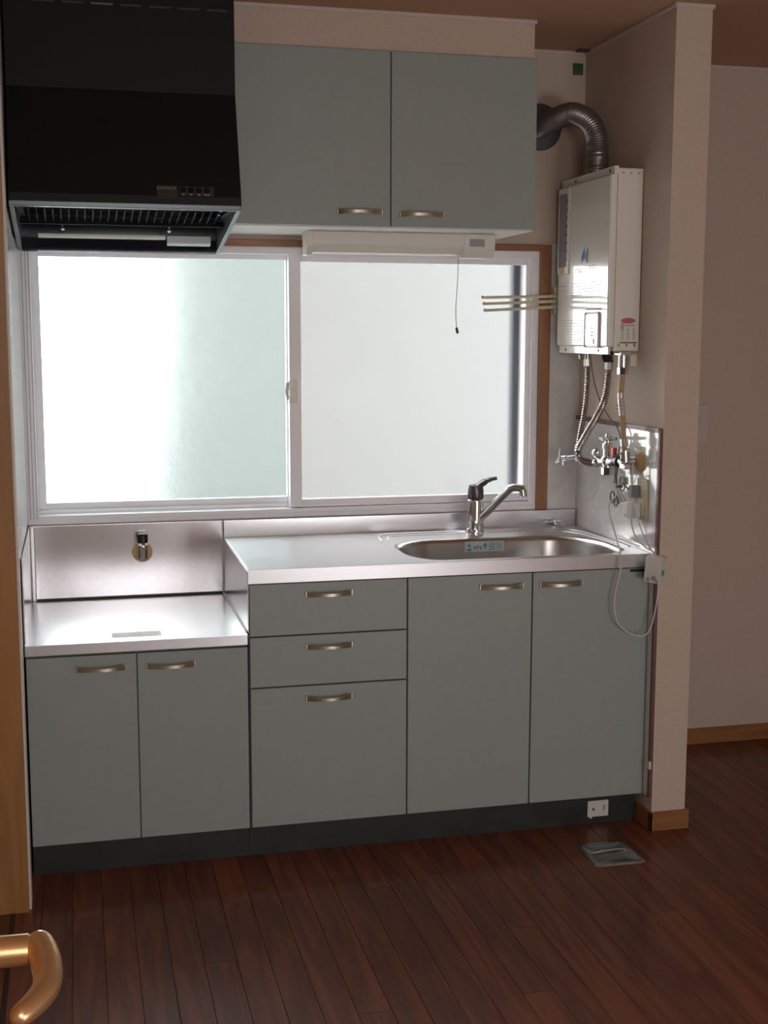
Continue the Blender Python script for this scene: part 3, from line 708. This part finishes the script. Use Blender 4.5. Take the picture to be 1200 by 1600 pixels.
for k in range(4): bk.tube([(1.738+.004*math.cos(a), -.463-.0105*math.sin(a)-.0*k, 1.277-k*.010+.004*math.cos(a)) for a in [x_*.3 for x_ in range(-4, 5)]], .0011, 6)
bk.build('tape_print', 'print_dark', gh, True)
MB().cyl((1.752, -.466, 1.384), (1.752, -.465, 1.362), .0165, 6, bev=.002).build('hose_nut', 'chrome', gh, True)
MB().cyl((1.750, -.491, 1.172), (1.750, -.497, 1.148), .0125, 16, bev=.002).build('hose_clip', 'chrome', gh, True)
wi = MB().tube(spline([(1.775, -.152, 1.432), (1.778, -.193, 1.324), (1.778, -.274, 1.246), (1.778, -.381, 1.193), (1.780, -.400, 1.150), (1.785, -.36, 1.09), (1.788, -.345, 1.02)], 8), .0022, 8).build('sensor_wire', 'grey_cord', None, True, label='thin grey wire running down behind the steel hoses', cat='wire')

mv = thing('mixing_valve', (1.75, -.37, 1.05), 'chrome water mixing valve with cross handle and winged lever', 'valve')
b = MB(); b.cyl((1.75, -.372, 1.150), (1.75, -.372, 1.060), .0135, 16, bev=.002); b.cyl((1.75, -.372, 1.075), (1.75, -.372, 1.050), .0175, 6, bev=.002); b.cyl((1.75, -.372, 1.150), (1.75, -.372, 1.130), .0165, 16, bev=.002)
b.cyl((1.75, -.300, 1.086), (1.75, -.440, 1.098), .0135, 16, bev=.002); b.cyl((1.75, -.300, 1.084), (1.75, -.325, 1.086), .0175, 6, bev=.002); b.sphere((1.75, -.372, 1.094), .021)
b.cyl((1.75, -.372, 1.094), (1.795, -.372, 1.094), .013, 14)
b.build('body', 'chrome', mv, True)
b = MB(); b.cyl((1.75, -.372, 1.148), (1.75, -.372, 1.170), .0095, 14, bev=.002)
for k in range(4):
    a = k*PI/2+.5; b.tube([(1.75, -.372, 1.162), (1.75+.032*math.cos(a), -.372+.032*math.sin(a), 1.164)], [.0065, .005], 10)
b.sphere((1.75, -.372, 1.172), .008)
b.build('cross_handle', 'chrome', mv, True)
b = MB(); b.tube(spline([(1.75, -.300, 1.086), (1.75, -.22, 1.080), (1.75, -.14, 1.082)], 6), .0085, 12); b.cyl((1.75, -.142, 1.070), (1.75, -.135, 1.100), .0125, 12, bev=.002); b.sphere((1.745, -.302, 1.112), .0165); b.cyl((1.75, -.302, 1.086), (1.748, -.302, 1.11), .010, 12)
b.build('side_pipe', 'chrome', mv, True)
b = MB(); b.cyl((1.745, -.135, 1.084), (1.715, -.105, 1.078), .0085, 12, bev=.002); b.cyl((1.722, -.112, 1.079), (1.710, -.098, 1.076), .0120, 12, bev=.002)
b.build('stem', 'chrome', mv, True)
b = MB()
for a in (PI/2+.15, PI/2+.15+2*PI/3, PI/2+.15-2*PI/3):
    b.tube([(1.706, -.094, 1.075), (1.704-.010*math.cos(a), -.092+.012*math.cos(a), 1.075+.034*math.sin(a))], [.010, .0045], 10)
b.build('wing_handle', 'chrome', mv, True, label='chrome three-wing handle')
ck = thing('gas_cock', (1.77, -.49, 1.08), 'chrome gas cock with black grip on an ochre wall disc', 'valve')
b = MB(); b.cyl((1.75, -.500, 1.140), (1.752, -.502, 1.100), .0145, 16, bev=.002); b.cyl((1.745, -.502, 1.104), (1.792, -.502, 1.104), .013, 14); b.cyl((1.75, -.455, 1.100), (1.75, -.505, 1.102), .012, 14, bev=.002); b.box(1.738, 1.762, -.520, -.488, 1.082, 1.098, .003)
b.build('body', 'chrome_dull', ck, True)
MB().cyl((1.750, -.428, 1.098), (1.750, -.470, 1.100), .0175, 16, bev=.004).build('grip', 'black_plastic', ck, True)
MB().tube([(1.735+.002*math.cos(a), -.50+.016*math.cos(a), 1.118+.012*math.sin(a)) for a in [k_*2*PI/16 for k_ in range(17)]], .0016, 6).build('wire_ring', 'black_plastic', ck, True)
MB().lathe([(.001, 0), (.030, 0), (.030, -.006), (.022, -.013), (.001, -.013)], (R-.005, -.512, 1.104), 'x', 28).build('wall_disc', 'ochre', ck, True, label='ochre wall disc')
MB().box(1.742, 1.756, -.432, -.412, 1.116, 1.140, .003).build('tag', 'red_plastic', ck, True, label='small red tag')
MB().tube([(1.742, -.382, 1.055), (1.738, -.274, .960)], .0020, 8).build('white_stick', 'stick_white', None, True, label='thin cream stick hanging slantwise from the mixing valve', cat='stick')

# ------------------------------------------------------------------ outlet, plugs, cords, alarm box
ou = thing('wall_outlet', (R-.005, -.535, .98), 'tall beige outlet plate on the marbled splash panel', 'outlet')
MB().box(R-.013, R-.005, -.572, -.508, .930, 1.055, .002).build('plate', 'beige_plastic', ou, True)
MB().box(R-.016, R-.012, -.556, -.524, .945, 1.040, .0015).build('socket_insert', 'ivory', ou, True)
pg = thing('wall_plug', (1.775, -.52, 1.01), 'dark grey plug pushed into the beige outlet plate', 'plug')
MB().box(1.760, R-.016, -.535, -.510, .998, 1.034, .003).build('plug_body', 'grey_cord', pg, True)
MB().tube(spline([(1.762, -.512, 1.020), (1.750, -.49, 1.035), (1.752, -.465, 1.030), (1.760, -.43, 1.015), (1.77, -.41, .985)], 6), .003, 8).build('cord', 'grey_cord', pg, True)
ad = thing('white_adaptor', (1.77, -.525, .955), 'small white adaptor block plugged in below the dark plug', 'adaptor')
MB().box(1.742, R-.016, -.545, -.508, .938, .984, .003).build('block', 'white_plastic', ad, True)
MB().cyl((1.741, -.530, .947), (1.744, -.530, .947), .0025, 8).build('pin_hole', 'print_dark', ad, True)
al = thing('gas_alarm', (1.80, -.66, .80), 'white gas alarm box with green sticker hanging at the worktop end', 'alarm')
rot = Matrix.Translation((1.789, -.660, .803)) @ Matrix.Rotation(math.radians(-52), 4, 'Z') @ Matrix.Rotation(math.radians(4), 4, 'Y')
def rbox(x0, x1, y0, y1, z0, z1, bev, m):
    t = MB().box(x0, x1, y0, y1, z0, z1, bev); bmesh.ops.transform(t.bm, matrix=m, verts=t.bm.verts[:]); return t
rbox(-.031, .020, -.020, .024, -.040, .038, .004, rot).build('case', 'white_plastic', al, True)
rbox(.0195, .0215, -.008, .004, -.016, .002, .0004, rot).build('sticker', 'green_print', al, label='bright green sticker')
for xx, zz, r_ in ((-.016, -.030, .006), (.002, -.024, .008), (.012, -.032, .005)):
    t = MB().cyl((xx, -.0195, zz), (xx, -.0215, zz), r_, 14); bmesh.ops.transform(t.bm, matrix=rot, verts=t.bm.verts[:]); t.build('sensor_hole', 'print_mid', al, True)
# cords of the alarm
MB().tube(spline([(1.765, -.527, .940), (1.763, -.535, .915), (1.765, -.56, .885), (1.775, -.60, .862), (1.783, -.640, .852), (1.785, -.652, .840)], 8), .0024, 8).build('alarm_cord', 'cord_white', None, True, label='white cord from the adaptor block to the alarm box', cat='cord')
MB().tube(spline([(1.770, -.515, 1.10), (1.768, -.522, 1.04), (1.766, -.535, .992), (1.760, -.560, .970), (1.766, -.585, .92), (1.778, -.625, .865), (1.793, -.650, .840)], 8), .0024, 8).build('alarm_cord', 'cord_white', None, True, label='white cord from the gas cock past the adaptor to the alarm box', cat='cord')
MB().tube(spline([(1.760, -.43, 1.03), (1.752, -.44, .995), (1.742, -.415, .965), (1.742, -.42, .93), (1.745, -.45, .885), (1.735, -.50, .857), (1.705, -.585, .852), (1.693, -.612, .845), (1.690, -.625, .80), (1.672, -.628, .715), (1.680, -.630, .650), (1.715, -.632, .613), (1.760, -.636, .600), (1.783, -.640, .622), (1.797, -.648, .70), (1.797, -.655, .766)], 8), .0024, 8).build('alarm_cord', 'cord_white', None, True, label='long white cord looping down over the cabinet door to the alarm box', cat='cord')
cb = thing('cord_bundle', (1.77, -.43, .99), 'tied bundle of pale cords hanging below the gas cock', 'cord')
b = MB()
for k in range(7):
    a = -.05+k*.016
    b.tube(spline([(1.768, -.455+a*.15, 1.070), (1.764, -.452+a*.3, 1.035), (1.758, -.448, 1.022), (1.762, -.445+a*.7, .985+.006*(k % 3)), (1.766, -.445+a*.9, .968+.008*(k % 2))], 5), .0032, 8)
b.build('cord_strands', 'cord_white', cb, True)
b = MB()
for (yy, zz, r_) in ((-.405, .985, .016), (-.43, .975, .014), (-.475, 1.035, .020)):
    b.tube([(1.756, yy+r_*math.cos(t), zz+r_*1.1*math.sin(t)) for t in [k_*2*PI/18 for k_ in range(19)]], .0022, 6)
b.build('cord_loop', 'grey_cord', cb, True)
MB().tube([(1.758+.010*math.cos(t), -.448+.010*math.sin(t), 1.022) for t in [k_*2*PI/12 for k_ in range(13)]], .0022, 6).build('tie', 'print_dark', cb, True)
MB().tube(spline([(1.775, -.40, 1.10), (1.772, -.395, 1.05), (1.772, -.40, 1.01), (1.768, -.41, .99)], 6), .003, 8).build('cord_lead', 'grey_cord', cb, True)
cd = MB().box(1.788, R-.005, -.41, -.37, 1.022, 1.046, .002).build('wall_clip', 'beige_plastic', None, True, label='small beige clip on the splash panel under the mixing valve', cat='clip')

# ------------------------------------------------------------------ towel rail beside the window
tr = thing('towel_rail', (1.704, -.03, 1.59), 'cream three-arm swing towel rail fixed beside the window casing', 'towel rail')
MB().box(1.697, 1.715, -.030, -.005, 1.548, 1.636, .002).build('bracket', 'ivory', tr, True)
for z0, z1, dy in ((1.606, 1.597, -.10), (1.590, 1.577, -.115), (1.572, 1.556, -.13)):
    arm = MB().tube([(1.706, -.035, z0), (1.57, -.03+dy*.55, (z0+z1)/2), (1.424, -.03+dy*.85, z1)], [.0058, .0050, .0045], 10).build('arm', 'ivory', tr, True)
    MB().sphere((1.423, -.03+dy*.85, z1+.001), .0058, 10).build('arm_tip', 'beige_plastic', arm, True)

# ------------------------------------------------------------------ small fixtures
np_ = thing('ceiling_corner_plate', (1.774, -.001, 2.345), 'small dark green and brown plate high in the wall corner', 'plate')
MB().box(1.757, 1.791, -.006, 0, 2.326, 2.352, .001).build('plate', 'green_plate', np_); MB().box(1.757, 1.791, -.005, 0, 2.316, 2.327, .001).build('plate_base', 'brown_plate', np_)
MB().box(1.76, 1.80, -.045, -.015, H-.006, H, .001).build('ceiling_hook', 'hood_dim', None, label='tiny dark fitting on the ceiling above the flue', cat='fitting')
ko = thing('kick_outlet', (1.668, -.553, .047), 'white two-hole outlet plate on the black kickboard', 'outlet')
MB().box(1.634, 1.702, -.559, -.552, .022, .073, .002).build('plate', 'white_plastic', ko, True)
MB().box(1.649, 1.656, -.5605, -.5585, .043, .050).build('slot', 'print_dark', ko); MB().box(1.684, 1.690, -.5605, -.5585, .040, .058).build('slot', 'print_mid', ko)
MB().box(1.640, 1.648, -.561, -.558, .018, .024, .001).build('screw_tab', 'white_plastic', ko)
pl_ = thing('floor_plate', (1.61, -.784, 0), 'square stainless cover plate set in the plank floor', 'floor plate')
hx0, hx1, hy0, hy1 = 1.535, 1.688, -.865, -.705
b = bmesh.new(); prev = None
for (ins, z) in ((0, .0005), (.003, .004), (.014, .005), (.022, .0012), (.05, .0010)):
    cur = [b.verts.new((p[0], p[1], z)) for p in rrect(hx0+ins, hx1-ins, hy0+ins, hy1-ins, .012, 4)]
    if prev:
        for i in range(len(cur)): b.faces.new((prev[i], prev[(i+1) % len(cur)], cur[(i+1) % len(cur)], cur[i]))
    prev = cur
b.faces.new(prev); bmesh.ops.recalc_face_normals(b, faces=b.faces[:])
t = MB(); t.merge(b); t.build('plate', 'plate_metal', pl_, True)
MB().tube([(1.56, -.775, .003), (1.59, -.773, .007), (1.64, -.770, .007), (1.665, -.769, .003)], .003, 8).build('lift_bar', 'chrome_dull', pl_, True)
sw = thing('switch_plate', (2.31, .078, 1.17), 'faint beige switch plate on the wall beyond the wing wall', 'switch')
MB().box(2.275, 2.323, .070, .080, 1.105, 1.235, .002).build('plate', 'moulding_white', sw)
MB().box(2.290, 2.308, .067, .071, 1.14, 1.20, .002).build('rocker', 'moulding_white', sw)
MB().box(R-.012, R-.004, -.646, -.628, .19, .215, .002).build('edge_clip', 'white_plastic', None, True, label='tiny white clip low on the splash panel edging', cat='clip')

# ------------------------------------------------------------------ open door with gold lever beside the camera
dr = thing('door_1', (.03, -3.80, 0), 'open wooden door with gold lever handle', kind='structure')
MB().box(.012, .048, -3.80, -2.94, .008, 2.05, .002).build('slab', 'door_wood', dr, label='ochre wooden door slab')
lev = MB(); lev.lathe([(.001, 0), (.026, 0), (.026, .006), (.022, .009), (.001, .009)], (.048, -3.005, .980), 'x', 28)
lever = lev.build('lever_handle', 'gold_handle', dr, True, label='satin gold lever handle')
MB().cyl((.050, -3.005, .980), (.104, -3.005, .979), .0128, 24, bev=.003).build('neck', 'gold_handle', lever, True)
pp = spline([(.102, -2.990, .981), (.111, -3.005, .979), (.1165, -3.035, .975), (.1155, -3.062, .973), (.104, -3.088, .972), (.0925, -3.102, .972)], 8)
rr = []
for i in range(len(pp)):
    t = i/(len(pp)-1); rr.append(.0118*math.sin(min(1, t/.16)*PI/2)*(1-.35*max(0, (t-.35)/.65))*math.sqrt(max(0, 1-max(0, (t-.86)/.14)**2))+.0006)
MB().tube(pp, rr, 20).build('grip', 'gold_handle', lever, True)
